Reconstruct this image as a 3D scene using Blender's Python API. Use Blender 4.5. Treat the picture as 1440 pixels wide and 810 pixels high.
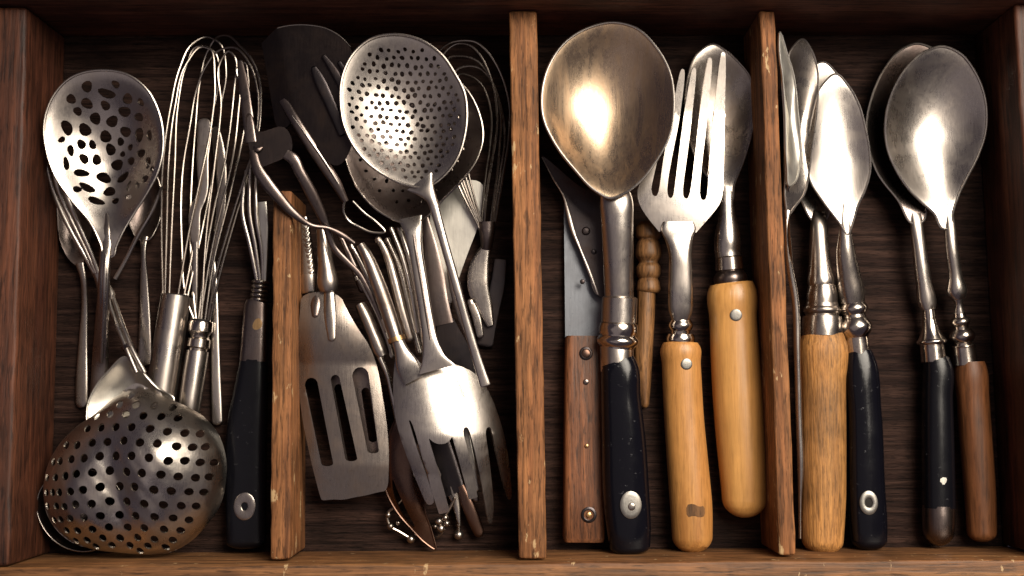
import bpy, bmesh, math, random
import numpy as np
from mathutils import Vector
from mathutils.geometry import delaunay_2d_cdt

for o in list(bpy.data.objects):
    bpy.data.objects.remove(o)
scene = bpy.context.scene
random.seed(7)

# ------------------------------------------------------------------ camera
TILT = math.radians(5.5)
FPX = 1625.0                       # focal length in pixels of the 1440 px wide photograph
CAMZ = 0.70
CAM = Vector((0.0, -0.65 * math.tan(TILT), CAMZ))
cd = bpy.data.cameras.new('camera'); cam = bpy.data.objects.new('camera', cd)
scene.collection.objects.link(cam)
cam.location = CAM; cam.rotation_euler = (TILT, 0, 0)
cd.sensor_width = 36.0; cd.lens = 36.0 * FPX / 1440.0
cd.clip_start = 0.01; cd.clip_end = 50
scene.camera = cam

# ------------------------------------------------------------------ light
world = bpy.data.worlds.new('World'); scene.world = world; world.use_nodes = True
bg = world.node_tree.nodes['Background']
bg.inputs[0].default_value = (0.95, 0.76, 1.0, 1); bg.inputs[1].default_value = 0.055

def area(name, loc, target, size, power, col, spread=180):
    l = bpy.data.lights.new(name, 'AREA'); l.shape = 'RECTANGLE'; l.size, l.size_y = size
    l.energy = power; l.color = col; l.spread = math.radians(spread)
    o = bpy.data.objects.new(name, l); scene.collection.objects.link(o)
    o.location = loc
    o.rotation_euler = (Vector(target) - Vector(loc)).to_track_quat('-Z', 'Y').to_euler()
    return o
area('window_light', (0.52, 0.40, 1.00), (0.05, -0.05, 0.0), (0.74, 0.74), 4.9, (1.0, 0.90, 0.76), 68)
area('added_fill_light', (-0.30, -0.25, 1.45), (0.0, 0.0, 0.0), (1.5, 1.5), 1.3, (1.0, 0.86, 0.84))  # added soft fill, no seen source: broad metal sheens and the back board's face

vs = scene.view_settings
vs.view_transform = 'Standard'; vs.look = 'None'; vs.exposure = 0.0; vs.gamma = 1.0
vs.use_curve_mapping = False
scene.render.engine = 'CYCLES'

# ------------------------------------------------------------------ pixel -> place
_F = Vector((0, math.sin(TILT), -math.cos(TILT))); _U = Vector((0, math.cos(TILT), math.sin(TILT)))
def W(px, py, zmm):
    """photo pixel + height above the drawer floor (mm) -> world point"""
    d = _F * FPX + Vector((px - 720.0, 0, 0)) - _U * (py - 405.0)
    t = (zmm * 0.001 - CAM.z) / d.z
    return CAM + d * t
def K(zmm):                        # metres per pixel at that height
    return (CAMZ - zmm * 0.001) / FPX

# ------------------------------------------------------------------ materials
def _mat(name):
    m = bpy.data.materials.new(name); m.use_nodes = True
    nt = m.node_tree; b = nt.nodes['Principled BSDF']
    return m, nt, b
def _coords(nt, scale, rnd=True):
    tc = nt.nodes.new('ShaderNodeTexCoord'); mp = nt.nodes.new('ShaderNodeMapping')
    mp.inputs['Scale'].default_value = scale
    nt.links.new(tc.outputs['Object'], mp.inputs['Vector'])
    if rnd:
        oi = nt.nodes.new('ShaderNodeObjectInfo'); mu = nt.nodes.new('ShaderNodeMath'); mu.operation = 'MULTIPLY'
        mu.inputs[1].default_value = 37.0
        nt.links.new(oi.outputs['Random'], mu.inputs[0]); nt.links.new(mu.outputs[0], mp.inputs['Location'])
    return mp.outputs['Vector']
def _noise(nt, vec, scale, detail=4, rough=.55, dist=0.0):
    n = nt.nodes.new('ShaderNodeTexNoise'); n.inputs['Scale'].default_value = scale
    n.inputs['Detail'].default_value = detail; n.inputs['Roughness'].default_value = rough
    n.inputs['Distortion'].default_value = dist
    nt.links.new(vec, n.inputs['Vector']); return n.outputs['Fac']
def _ramp(nt, fac, stops):
    r = nt.nodes.new('ShaderNodeValToRGB'); e = r.color_ramp.elements
    while len(e) < len(stops): e.new(0.5)
    for el, (p, c) in zip(e, stops):
        el.position = p; el.color = (c, c, c, 1) if isinstance(c, (int, float)) else (*c, 1)
    nt.links.new(fac, r.inputs[0]); return r.outputs[0]
def _mix(nt, fac, a, b, mode='MIX'):
    m = nt.nodes.new('ShaderNodeMix'); m.data_type = 'RGBA'; m.blend_type = mode
    for v, k in ((fac, 0), (a, 6), (b, 7)):
        if isinstance(v, (int, float)): m.inputs[k].default_value = v
        elif isinstance(v, tuple): m.inputs[k].default_value = (*v, 1)
        else: nt.links.new(v, m.inputs[k])
    return m.outputs[2]
def _math(nt, op, a, b):
    m = nt.nodes.new('ShaderNodeMath'); m.operation = op
    for v, k in ((a, 0), (b, 1)):
        if isinstance(v, (int, float)): m.inputs[k].default_value = v
        else: nt.links.new(v, m.inputs[k])
    return m.outputs[0]
def _bump(nt, b, hs):
    prev = None
    for h, st, d in hs:
        n = nt.nodes.new('ShaderNodeBump'); n.inputs['Strength'].default_value = st; n.inputs['Distance'].default_value = d
        nt.links.new(h, n.inputs['Height'])
        if prev: nt.links.new(prev, n.inputs['Normal'])
        prev = n.outputs[0]
    nt.links.new(prev, b.inputs['Normal'])

def metal(name, col, rough=.30, tarn=.5, tcol=(.16, .095, .06), scr=.25, lo=.5, stretch=(1, .06, 1), pit=.0, mst=(1, 1, 1)):
    m, nt, b = _mat(name); b.inputs['Metallic'].default_value = 1.0
    v = _coords(nt, (1, 1, 1)); vs_ = _coords(nt, stretch)
    big = _noise(nt, _coords(nt, mst), 55, 5, .6, .6)
    mask = _ramp(nt, big, [(lo - .06, 0.0), (lo + .22, 1.0)])
    fine = _noise(nt, v, 900, 3, .6)
    line = _noise(nt, vs_, 1600, 4, .7)
    fleck = _ramp(nt, _noise(nt, v, 420, 2, .5), [(.66, 0.0), (.72, 1.0)])
    c = _mix(nt, _math(nt, 'MULTIPLY', mask, tarn), col, tcol)
    c = _mix(nt, _math(nt, 'MULTIPLY', fleck, tarn * .5), c, tuple(x * .5 for x in tcol))
    c = _mix(nt, .35, c, _ramp(nt, line, [(.25, .45), (.75, 1.0)]), 'MULTIPLY')
    nt.links.new(c, b.inputs['Base Color'])
    r = _math(nt, 'ADD', _math(nt, 'MULTIPLY', big, .12), rough - .06)
    r = _math(nt, 'ADD', r, _math(nt, 'MULTIPLY', mask, .08))
    r = _math(nt, 'ADD', r, _math(nt, 'MULTIPLY', line, .12))
    nt.links.new(_math(nt, 'SUBTRACT', r, .05), b.inputs['Roughness'])
    hs = [(line, scr, .00006), (fine, scr * .6, .00006), (big, .12, .0002)]
    if pit: hs.append((_noise(nt, v, 190, 5, .6), pit, .0007))
    _bump(nt, b, hs)
    return m

def wood(name, c1, c2, c3=None, axis='y', rough=.55, freq=1.0, wear=0.0, wcol=(.55, .38, .2), bump=.5, dark=.0, spec=.4, grain=.7):
    m, nt, b = _mat(name)
    s = {'y': (1, .045, 1), 'x': (.045, 1, 1)}[axis]
    v = _coords(nt, s); u = _coords(nt, (1, 1, 1))
    warp = _noise(nt, v, 130 * freq, 6, .62, .8)
    pore = _noise(nt, v, 900 * freq, 3, .65)
    ring = _noise(nt, v, 45 * freq, 3, .5, 1.5)
    col = _ramp(nt, warp, [(.3, c1), (.68, c2)])
    if c3: col = _mix(nt, _ramp(nt, ring, [(.48, 0.0), (.68, .8)]), col, c3)
    mid = _noise(nt, v, 380 * freq, 4, .7, .4)
    col = _mix(nt, min(.75, grain + .06), col, _ramp(nt, mid, [(.36, .34), (.60, 1.12)]), 'MULTIPLY')
    dash = _noise(nt, _coords(nt, tuple(.12 if q < 1 else 1 for q in s)), 620 * freq, 3, .6)
    col = _mix(nt, grain, col, _ramp(nt, dash, [(.36, .22), (.46, 1.0)]), 'MULTIPLY')
    col = _mix(nt, min(.5, grain + .08), col, _ramp(nt, pore, [(.33, .28), (.52, 1.0)]), 'MULTIPLY')
    blot = _noise(nt, u, 28, 5, .6)
    col = _mix(nt, min(.7, grain + .25), col, _ramp(nt, blot, [(.3, .5 - dark), (.62, 1.0)]), 'MULTIPLY')
    if wear:
        w = _ramp(nt, _noise(nt, _coords(nt, (1, .35, 1)), 150, 5, .65), [(.70 - wear, 0.0), (.735 - wear, 1.0)])
        col = _mix(nt, _math(nt, 'MULTIPLY', w, .8), col, wcol)
    nt.links.new(col, b.inputs['Base Color'])
    nt.links.new(_math(nt, 'ADD', _math(nt, 'MULTIPLY', pore, .25), rough - .12), b.inputs['Roughness'])
    b.inputs['Specular IOR Level'].default_value = spec
    _bump(nt, b, [(pore, bump, .0003), (mid, bump, .0005), (dash, bump, .0003), (warp, bump, .0006), (blot, .3, .0008)])
    return m

def lacquer(name, col, rough=.3, chip=(.25, .25, .27)):
    m, nt, b = _mat(name)
    v = _coords(nt, (1, 1, 1)); l = _noise(nt, _coords(nt, (1, .08, 1)), 900, 4, .7)
    big = _noise(nt, v, 60, 5, .6)
    sp = _ramp(nt, _noise(nt, v, 330, 4, .7), [(.66, 0.0), (.71, 1.0)])
    c = _mix(nt, _math(nt, 'MULTIPLY', sp, .15), col, chip)
    nt.links.new(c, b.inputs['Base Color'])
    nt.links.new(_math(nt, 'ADD', _math(nt, 'MULTIPLY', big, .2), rough - .1), b.inputs['Roughness'])
    b.inputs['Specular IOR Level'].default_value = .3
    _bump(nt, b, [(l, .3, .0001), (big, .3, .0005), (sp, .2, .0002)])
    return m

STEEL = metal('worn_steel', (.57, .52, .475), .27, .25)
WIRE = metal('whisk_wire_steel', (.42, .37, .33), .24, .4)
DULL = metal('dull_steel', (.44, .395, .355), .25, .45, pit=.08)
HAMMER = metal('dented_strainer_steel', (.68, .63, .57), .28, .35, (.28, .18, .12), scr=.3, pit=.22)
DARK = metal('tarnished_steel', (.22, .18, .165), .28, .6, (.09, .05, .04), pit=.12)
TURN = metal('brushed_turner_steel', (.33, .285, .25), .27, .4, (.18, .11, .075), scr=.5)
IRON = metal('dark_iron', (.048, .038, .037), .30, .5, (.035, .02, .014), pit=.06)
BLACKISH = metal('blackened_steel', (.06, .052, .054), .30, .5, (.05, .03, .022), pit=.08)
PALE = metal('pale_satin_steel', (.66, .63, .57), .34, .15, (.5, .45, .38))
BRONZE = metal('browned_plate', (.66, .50, .35), .26, .45, (.38, .22, .11), scr=.5, lo=.45, mst=(3, .16, 3))
BROWN = metal('copper_brown_patina', (.17, .105, .08), .26, .5, (.12, .06, .04))
NICKEL = metal('polished_ferrule', (.62, .56, .50), .17, .4)
RUST = metal('rust_speckled_tube', (.50, .445, .40), .30, .6, (.15, .085, .05), lo=.48, pit=.25)
RIVET = metal('satin_rivet', (.34, .325, .30), .42, .5, (.25, .21, .17), pit=.2)
BLUED = metal('blue_grey_blade', (.17, .18, .20), .34, .5, (.10, .10, .11), scr=.4)
BRASS = metal('old_brass', (.60, .38, .18), .35, .5)
BEECH = wood('beech_handle', (.48, .21, .058), (.60, .29, .085), (.42, .165, .042), rough=.38, freq=1.0, bump=.25, spec=.45, grain=.2)
BEECH2 = wood('pale_beech_handle', (.58, .275, .078), (.68, .35, .105), (.53, .235, .06), rough=.34, freq=.8, bump=.18, spec=.5, grain=.1)
PITTED = wood('grainy_oak_handle', (.42, .185, .052), (.57, .275, .082), (.47, .21, .06), rough=.55, freq=1.3, bump=.7, dark=.25, grain=.5)
WALNUT = wood('walnut_handle', (.14, .048, .018), (.27, .10, .038), (.085, .028, .013), rough=.5, freq=1.2, bump=.4, dark=.2)
AMBER = wood('reddish_handle', (.17, .06, .021), (.25, .095, .034), None, rough=.45, freq=.8, bump=.25, grain=.4)
STICK = wood('turned_stick_wood', (.17, .075, .028), (.30, .145, .052), (.09, .038, .016), rough=.5, bump=.4)
EBONY = lacquer('ebony_handle', (.0035, .0035, .006), .16)
EBONY2 = lacquer('scuffed_black_handle', (.004, .004, .006), .24)
CHAR = wood('charred_wood', (.13, .062, .022), (.28, .13, .045), None, rough=.7, bump=.6)
HOLE = lacquer('dark_hole', (.012, .009, .008), .7)
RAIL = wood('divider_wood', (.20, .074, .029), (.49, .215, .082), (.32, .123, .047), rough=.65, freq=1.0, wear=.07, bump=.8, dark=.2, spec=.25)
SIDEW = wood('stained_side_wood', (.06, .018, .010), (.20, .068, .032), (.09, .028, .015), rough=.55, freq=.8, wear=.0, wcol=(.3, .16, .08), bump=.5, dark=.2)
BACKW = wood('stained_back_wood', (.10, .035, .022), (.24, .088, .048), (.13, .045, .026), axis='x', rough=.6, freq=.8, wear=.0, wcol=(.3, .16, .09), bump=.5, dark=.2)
FRONTW = wood('worn_front_wood', (.20, .08, .03), (.40, .19, .07), (.26, .11, .04), axis='x', rough=.55, freq=.8, wear=.05, bump=.5, dark=.2)
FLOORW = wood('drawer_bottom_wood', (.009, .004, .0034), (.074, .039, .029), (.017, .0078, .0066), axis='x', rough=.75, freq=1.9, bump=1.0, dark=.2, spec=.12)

# ------------------------------------------------------------------ objects
ROOT = None
def thing(name, label, cat, px, py, z=0.0, group=None):
    global ROOT
    o = bpy.data.objects.new(name, None); scene.collection.objects.link(o)
    o.empty_display_size = .01; o.location = W(px, py, z)
    o['label'] = label; o['category'] = cat
    if group: o['group'] = group
    ROOT = o
    return o
def part(name, bm, mat, parent=None, label=None, sharp=35):
    base = ROOT.location
    for v in bm.verts: v.co -= base
    bm.normal_update()
    lim = math.radians(sharp)
    for f in bm.faces: f.smooth = True
    for e in bm.edges:
        if len(e.link_faces) == 2 and e.calc_face_angle(0) > lim: e.smooth = False
    me = bpy.data.meshes.new(name); bm.to_mesh(me); bm.free()
    me.materials.append(mat)
    o = bpy.data.objects.new(name, me); scene.collection.objects.link(o)
    o.parent = parent or ROOT
    if label: o['label'] = label
    return o

def catmull(pts, sub, closed=False):
    P = np.array(pts, float); n = len(P); out = []
    rng = range(n if closed else n - 1)
    for i in rng:
        if closed: a, b, c, d = P[(i-1) % n], P[i], P[(i+1) % n], P[(i+2) % n]
        else:
            b, c = P[i], P[i+1]
            a = P[i-1] if i else 2*b - c
            d = P[i+2] if i + 2 < n else 2*c - b
        # centripetal-like: damp tangents when spacing is uneven
        l1 = np.linalg.norm(c[:2]-b[:2]) + 1e-9; l0 = np.linalg.norm(b[:2]-a[:2]) + 1e-9; l2 = np.linalg.norm(d[:2]-c[:2]) + 1e-9
        m1 = ((c-b)/l1 * l0 + (b-a)/l0 * l1) / (l0+l1) * l1
        m2 = ((d-c)/l2 * l1 + (c-b)/l1 * l2) / (l1+l2) * l1
        for k in range(sub):
            t = k / sub
            out.append((2*t**3-3*t**2+1)*b + (t**3-2*t**2+t)*m1 + (-2*t**3+3*t**2)*c + (t**3-t**2)*m2)
    if not closed: out.append(P[-1])
    return np.array(out)

def loft(pts, smooth=True, sub=6, seg=20, e=2.0, cap0=0.0, cap1=0.0, bm=None, closed=False, wob=0.0):
    """sweep an oval (px, py, z mm, width px, thickness px) along a path; cap = rounded end length in widths"""
    pts = [tuple(p) if len(p) == 5 else (*p, p[3]) for p in pts]
    S = catmull(pts, sub, closed) if smooth else np.array(pts, float)
    C = np.array([W(p[0], p[1], p[2])[:] for p in S]); k = np.array([K(p[2]) for p in S])
    w = np.maximum(S[:, 3], .3) * k / 2; t = np.maximum(S[:, 4], .3) * k / 2
    if not closed and (cap0 or cap1):
        L = np.concatenate([[0], np.cumsum(np.linalg.norm(np.diff(C, axis=0), axis=1))]); T = L[-1]
        s = set(L.tolist())
        a0 = min(cap0 * 2 * w[0], T * .5); a1 = min(cap1 * 2 * w[-1], T * .5)
        for q in np.linspace(0, math.pi/2, 9):
            if cap0: s.add(a0 * (1 - math.cos(q)))
            if cap1: s.add(T - a1 * (1 - math.cos(q)))
        s = np.array(sorted(s)); keep = np.concatenate([[True], np.diff(s) > 1e-6]); s = s[keep]
        C = np.stack([np.interp(s, L, C[:, i]) for i in range(3)], 1); w = np.interp(s, L, w); t = np.interp(s, L, t)
        f = np.ones(len(s))
        if cap0: f *= np.where(s < a0, np.sqrt(np.clip(1 - ((a0 - s) / a0)**2, 0.0004, 1)), 1)
        if cap1: f *= np.where(s > T - a1, np.sqrt(np.clip(1 - ((s - T + a1) / a1)**2, 0.0004, 1)), 1)
        w = w * f; t = t * f
    n = len(C); own = bm is None
    bm = bm or bmesh.new(); rings = []
    up0 = Vector((0, 0, 1))
    for i in range(n):
        if closed: T_ = C[(i+1) % n] - C[i-1]
        else: T_ = C[min(i+1, n-1)] - C[max(i-1, 0)]
        T_ = Vector(T_)
        if T_.length < 1e-9: T_ = Vector((0, -1, 0))
        T_.normalize()
        side = T_.cross(up0)
        side = side.normalized() if side.length > .05 else Vector((1, 0, 0))
        up = side.cross(T_)
        r = []
        for j in range(seg):
            a = 2*math.pi*j/seg; c, s_ = math.cos(a), math.sin(a)
            x = math.copysign(abs(c)**(2/e), c) * w[i]; y = math.copysign(abs(s_)**(2/e), s_) * t[i]
            r.append(bm.verts.new(Vector(C[i]) + side*x + up*y))
        rings.append(r)
    m = n if closed else n - 1
    for i in range(m):
        A, B = rings[i], rings[(i+1) % n]
        for j in range(seg):
            bm.faces.new((A[j], A[(j+1) % seg], B[(j+1) % seg], B[j]))
    if not closed:
        bm.faces.new(rings[0][::-1]); bm.faces.new(rings[-1])
    bmesh.ops.recalc_face_normals(bm, faces=bm.faces)
    return bm

def turned(p0, p1, prof, seg=28, flat=1.0):
    """lathe: axis from p0 to p1 (px,py,z); prof = (fraction along, width px)"""
    pts = []
    for f, w in prof:
        pts.append((p0[0]+(p1[0]-p0[0])*f, p0[1]+(p1[1]-p0[1])*f, p0[2]+(p1[2]-p0[2])*f, w, w*flat))
    return loft(pts, smooth=True, sub=4, seg=seg)

def beads(p0, p1, segs, seg=32, flat=.95):
    """crisp turned collar along a straight axis: segs = (y0, y1, width0, width1, bulge) in pixel rows"""
    pts = []
    for y0, y1, w0, w1, bl in segs:
        n = 9 if bl else 2
        for i in range(n):
            t = i/(n-1); y = y0 + (y1-y0)*t + (.02 if i == 0 else 0)
            f = (y-p0[1])/(p1[1]-p0[1])
            w = w0 + (w1-w0)*t + bl*math.sin(math.pi*t)
            pts.append((p0[0]+(p1[0]-p0[0])*f, y, p0[2]+(p1[2]-p0[2])*f, w, w*flat))
    return loft(pts, smooth=False, seg=seg)

def neck(D, on, rest, **kw):
    """a shank whose first points (px, py, w, t) rise smoothly out of the dish D"""
    n = len(on); pts = []
    for i, (x, y, w, t) in enumerate(on):
        pts.append((x, y, float(D(np.array(float(x)), np.array(float(y)))) - t*.2 + .1 + .5*i/n, w, t))
    return loft(pts + rest, **kw)

def wire(pts, r=2.0, closed=False, seg=8, sub=6):
    return loft([(p[0], p[1], p[2], 2*r, 2*r) for p in pts], sub=sub, seg=seg, closed=closed)

from mathutils.bvhtree import BVHTree
def _surface(o):
    dg = [v.co + ROOT.location for v in o.data.vertices]
    return BVHTree.FromPolygons(dg, [p.vertices[:] for p in o.data.polygons])
def _hit(o, px, py, z):
    p = W(px, py, z)
    h = _surface(o).ray_cast(Vector((p.x, p.y, .3)), Vector((0, 0, -1)))
    return (h[0], h[1]) if h[0] else (p, Vector((0, 0, 1)))
def stud(o, px, py, rx, ry, h=1.0, hole=None, lift=0.0):
    """a rivet head seated on the upper surface of part o, square to it"""
    z = 20.0
    for _ in range(3):
        p, n = _hit(o, px, py, z); z = p.z*1000
    bm = disc(px, py, z, rx, ry, h, hole)
    c = W(px, py, z)
    q = Vector((0, 0, 1)).rotation_difference(n)
    for v in bm.verts: v.co = p + q @ (v.co - c) + n*lift*.001
    return bm
def patch(o, outline, lift=.12):
    """a thin stain or wafer draped over the upper surface of part o"""
    z = 20.0; cx, cy = np.mean(outline, 0)
    z = _hit(o, cx, cy, z)[0].z*1000
    t = _surface(o)
    bm = plate(outline, [], lambda x, y: z + 0*x, z, .3, 3.0)
    for v in bm.verts:
        low = v.co.z < z*.001 - .00015
        h = t.ray_cast(Vector((v.co.x, v.co.y, .3)), Vector((0, 0, -1)))
        if h[0]: v.co.z = h[0].z + (-.0004 if low else lift*.001)
    return bm
def disc(px, py, z, rx, ry, h=1.0, hole=None, seg=28):
    """a low domed rivet head on top of a surface at z mm; hole = inner radius fraction (a washer)"""
    bm = bmesh.new(); c = W(px, py, z); k = K(z)
    prof = [(1.0, -1.2), (1.0, h*.5), (.9, h*.85), (.7, h)] + ([(hole+.08, h), (hole, h*.7), (hole, -1.0)] if hole else [(.35, h*1.12), (.05, h*1.15)])
    rings = [[bm.verts.new(c + Vector((math.cos(a)*rx*k*f, math.sin(a)*ry*k*f, zz*.001))) for a in [2*math.pi*j/seg for j in range(seg)]] for f, zz in prof]
    for A, B in zip(rings, rings[1:]):
        for j in range(seg): bm.faces.new((A[j], A[(j+1) % seg], B[(j+1) % seg], B[j]))
    if hole:
        A, B = rings[-1], rings[0]
        for j in range(seg): bm.faces.new((A[j], A[(j+1) % seg], B[(j+1) % seg], B[j]))
    else:
        bm.faces.new(rings[-1]); bm.faces.new(rings[0][::-1])
    bmesh.ops.recalc_face_normals(bm, faces=bm.faces)
    return bm

def chaikin(poly, it=2):
    P = [np.array(p, float) for p in poly]
    for _ in range(it):
        Q = []
        for i in range(len(P)):
            a, b = P[i], P[(i+1) % len(P)]
            Q += [a*.75+b*.25, a*.25+b*.75]
        P = Q
    return np.array(P)

def inside(poly, X, Y):
    r = np.zeros(X.shape, bool); n = len(poly); j = n-1
    for i in range(n):
        xi, yi = poly[i]; xj, yj = poly[j]
        if yi != yj:
            r ^= ((yi > Y) != (yj > Y)) & (X < (xj-xi)*(Y-yi)/(yj-yi)+xi)
        j = i
    return r

class Dish:
    """height field over an outline: a dish (depth > 0) or a dome (depth < 0) hung on a tilted rim plane"""
    def __init__(s, outline, c, z, depth, q=1.0, flange=1.0, tilt=(0, 0), raw=False, bend=0.0):
        s.out = outline if raw else catmull(outline, 8, True)
        s.c, s.z, s.d, s.q, s.fl, s.tilt, s.bend = c, z, depth, q, flange, tilt, bend
        a = np.arctan2(s.out[:, 1]-c[1], s.out[:, 0]-c[0]); r = np.hypot(s.out[:, 0]-c[0], s.out[:, 1]-c[1])
        o = np.argsort(a); th = np.linspace(-math.pi, math.pi, 361)[:-1]
        rr = np.interp(th, a[o], r[o], period=2*math.pi)
        ker = np.exp(-(np.arange(-60, 61)/18.0)**2); ker /= ker.sum()
        rs = np.convolve(np.concatenate([rr[-60:], rr, rr[:60]]), ker, 'valid')
        s.a, s.r = th, np.minimum(rs, rr*1.06)
    def rho(s, x, y):
        a = np.arctan2(y-s.c[1], x-s.c[0])
        R = np.interp(a, s.a, s.r, period=2*math.pi)
        return np.hypot(x-s.c[0], y-s.c[1]) / R
    def zr(s, x, y): return s.z + s.tilt[0]*(x-s.c[0]) + s.tilt[1]*(y-s.c[1]) + s.bend*((y-s.c[1])/100)**2
    def __call__(s, x, y):
        p = np.clip(s.rho(x, y)/s.fl, 0, 1.6)
        f = np.log1p(np.exp(9*(1-p**2)))/9
        return s.zr(x, y) - s.d*f**s.q

def _thicken(bm, thick):
    """give an open sheet real thickness (below it)"""
    bmesh.ops.recalc_face_normals(bm, faces=bm.faces)
    bm.normal_update()
    if sum(f.normal.z*f.calc_area() for f in bm.faces) < 0:
        bmesh.ops.reverse_faces(bm, faces=bm.faces); bm.normal_update()
    top = list(bm.verts); faces = list(bm.faces)
    bed = [e for e in bm.edges if len(e.link_faces) == 1]
    nrm = {v: v.normal.copy() for v in top}
    low = {v: bm.verts.new(v.co - nrm[v]*thick) for v in top}
    for f in faces: bm.faces.new([low[v] for v in reversed(f.verts)])
    for e in bed:
        f = e.link_faces[0]; a, b = e.verts
        for l in f.loops:
            if l.vert == a and l.link_loop_next.vert == b: a, b = b, a; break
        bm.faces.new((a, b, low[b], low[a])) if True else None
    bmesh.ops.recalc_face_normals(bm, faces=bm.faces)

def bowl(dish, thick=1.1, rings=30):
    bm = bmesh.new(); out = dish.out; n = len(out); c = np.array(dish.c, float)
    f = [math.sin(math.pi/2*i/rings) if False else i/rings for i in range(1, rings+1)]
    def pt(x, y):
        p = W(x, y, dish.z); p.z = float(dish(np.array(x), np.array(y)))*.001; return p
    cv = bm.verts.new(pt(*c)); R = []
    for t in f:
        R.append([bm.verts.new(pt(*(c+(o-c)*t))) for o in out])
    for j in range(n): bm.faces.new((cv, R[0][j], R[0][(j+1) % n]))
    for A, B in zip(R, R[1:]):
        for j in range(n): bm.faces.new((A[j], B[j], B[(j+1) % n], A[(j+1) % n]))
    _thicken(bm, thick*.001)
    return bm

def rim(dish, r=1.4):
    pts = [(o[0], o[1]) for o in dish.out]
    bm = bmesh.new(); n = len(pts); seg = 8; C = []
    for x, y in pts:
        p = W(x, y, dish.z); p.z = float(dish(np.array(x), np.array(y)))*.001 + .00015; C.append(p)
    rings = []
    for i in range(n):
        T_ = (C[(i+1) % n]-C[i-1]).normalized(); s = T_.cross(Vector((0, 0, 1))).normalized(); u = s.cross(T_)
        k = r*1.2*K(dish.z)
        rings.append([bm.verts.new(C[i] + s*math.cos(2*math.pi*j/seg)*k + u*math.sin(2*math.pi*j/seg)*k) for j in range(seg)])
    for i in range(n):
        A, B = rings[i], rings[(i+1) % n]
        for j in range(seg): bm.faces.new((A[j], A[(j+1) % seg], B[(j+1) % seg], B[j]))
    bmesh.ops.recalc_face_normals(bm, faces=bm.faces)
    return bm

def plate(outline, holes, zf, zref, thick=1.2, step=5.0, jit=0.0, sink=0.0):
    """sheet metal cut to an outline with holes (pixels), raised to zf(px, py) mm"""
    polys = [np.array(outline, float)] + [np.array(h, float) for h in holes]
    V = []; E = []
    for p in polys:
        b = len(V); m = len(p); V += [tuple(q) for q in p]; E += [(b+i, b+(i+1) % m) for i in range(m)]
    mn, mx = polys[0].min(0), polys[0].max(0)
    gx, gy = np.meshgrid(np.arange(mn[0], mx[0], step), np.arange(mn[1], mx[1], step*.866))
    gx = gx + (np.arange(gx.shape[0]) % 2)[:, None]*step*.5
    gx, gy = gx.ravel(), gy.ravel()
    ok = inside(polys[0], gx, gy)
    for h in polys[1:]:
        c = h.mean(0); R = np.hypot(*(h-c).T).max()
        near = np.hypot(gx-c[0], gy-c[1]) < R + step*.45
        if R > 25: near &= inside(h, gx, gy)
        ok &= ~near
    for p in polys[:1] + [h for h in polys[1:] if np.hypot(*(h-h.mean(0)).T).max() > 25]:
        for q in p: ok &= np.hypot(gx-q[0], gy-q[1]) > step*.45
    V += list(zip(gx[ok], gy[ok]))
    vv, ee, ff, *_ = delaunay_2d_cdt([Vector(v) for v in V], E, [], 0, 1e-4)
    vx = np.array([v.x for v in vv]); vy = np.array([v.y for v in vv])
    F = np.array([f[:] for f in ff if len(f) == 3])
    cx, cy = vx[F].mean(1), vy[F].mean(1)
    keep = inside(polys[0], cx, cy)
    for h in polys[1:]:
        c = h.mean(0); R = np.hypot(*(h-c).T).max()
        idx = np.where((abs(cx-c[0]) < R) & (abs(cy-c[1]) < R))[0]
        if len(idx): keep[idx] &= ~inside(h, cx[idx], cy[idx])
    F = F[keep]; z = zf(vx, vy)
    bm = bmesh.new(); used = {}
    for i in np.unique(F):
        p = W(vx[i], vy[i], zref); p.z = float(z[i])*.001; used[i] = bm.verts.new(p)
    for f in F:
        try: bm.faces.new([used[i] for i in f])
        except ValueError: pass
    # dimple the edge of every punched hole a little
    if sink:
        for h in polys[1:]: pass
    _thicken(bm, thick*.001)
    return bm

def blob(cx, cy, rx, ry, rot=0, n=12, noise=.18, rnd=random):
    a0 = math.radians(rot); out = []; ph = [rnd.uniform(0, 6.28) for _ in range(3)]
    for i in range(n):
        a = 2*math.pi*i/n
        f = 1 + noise*(.6*math.sin(2*a+ph[0]) + .5*math.sin(3*a+ph[1]))
        x, y = rx*f*math.cos(a), ry*f*math.sin(a)
        out.append((cx + x*math.cos(a0) - y*math.sin(a0), cy + x*math.sin(a0) + y*math.cos(a0)))
    return out

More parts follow.
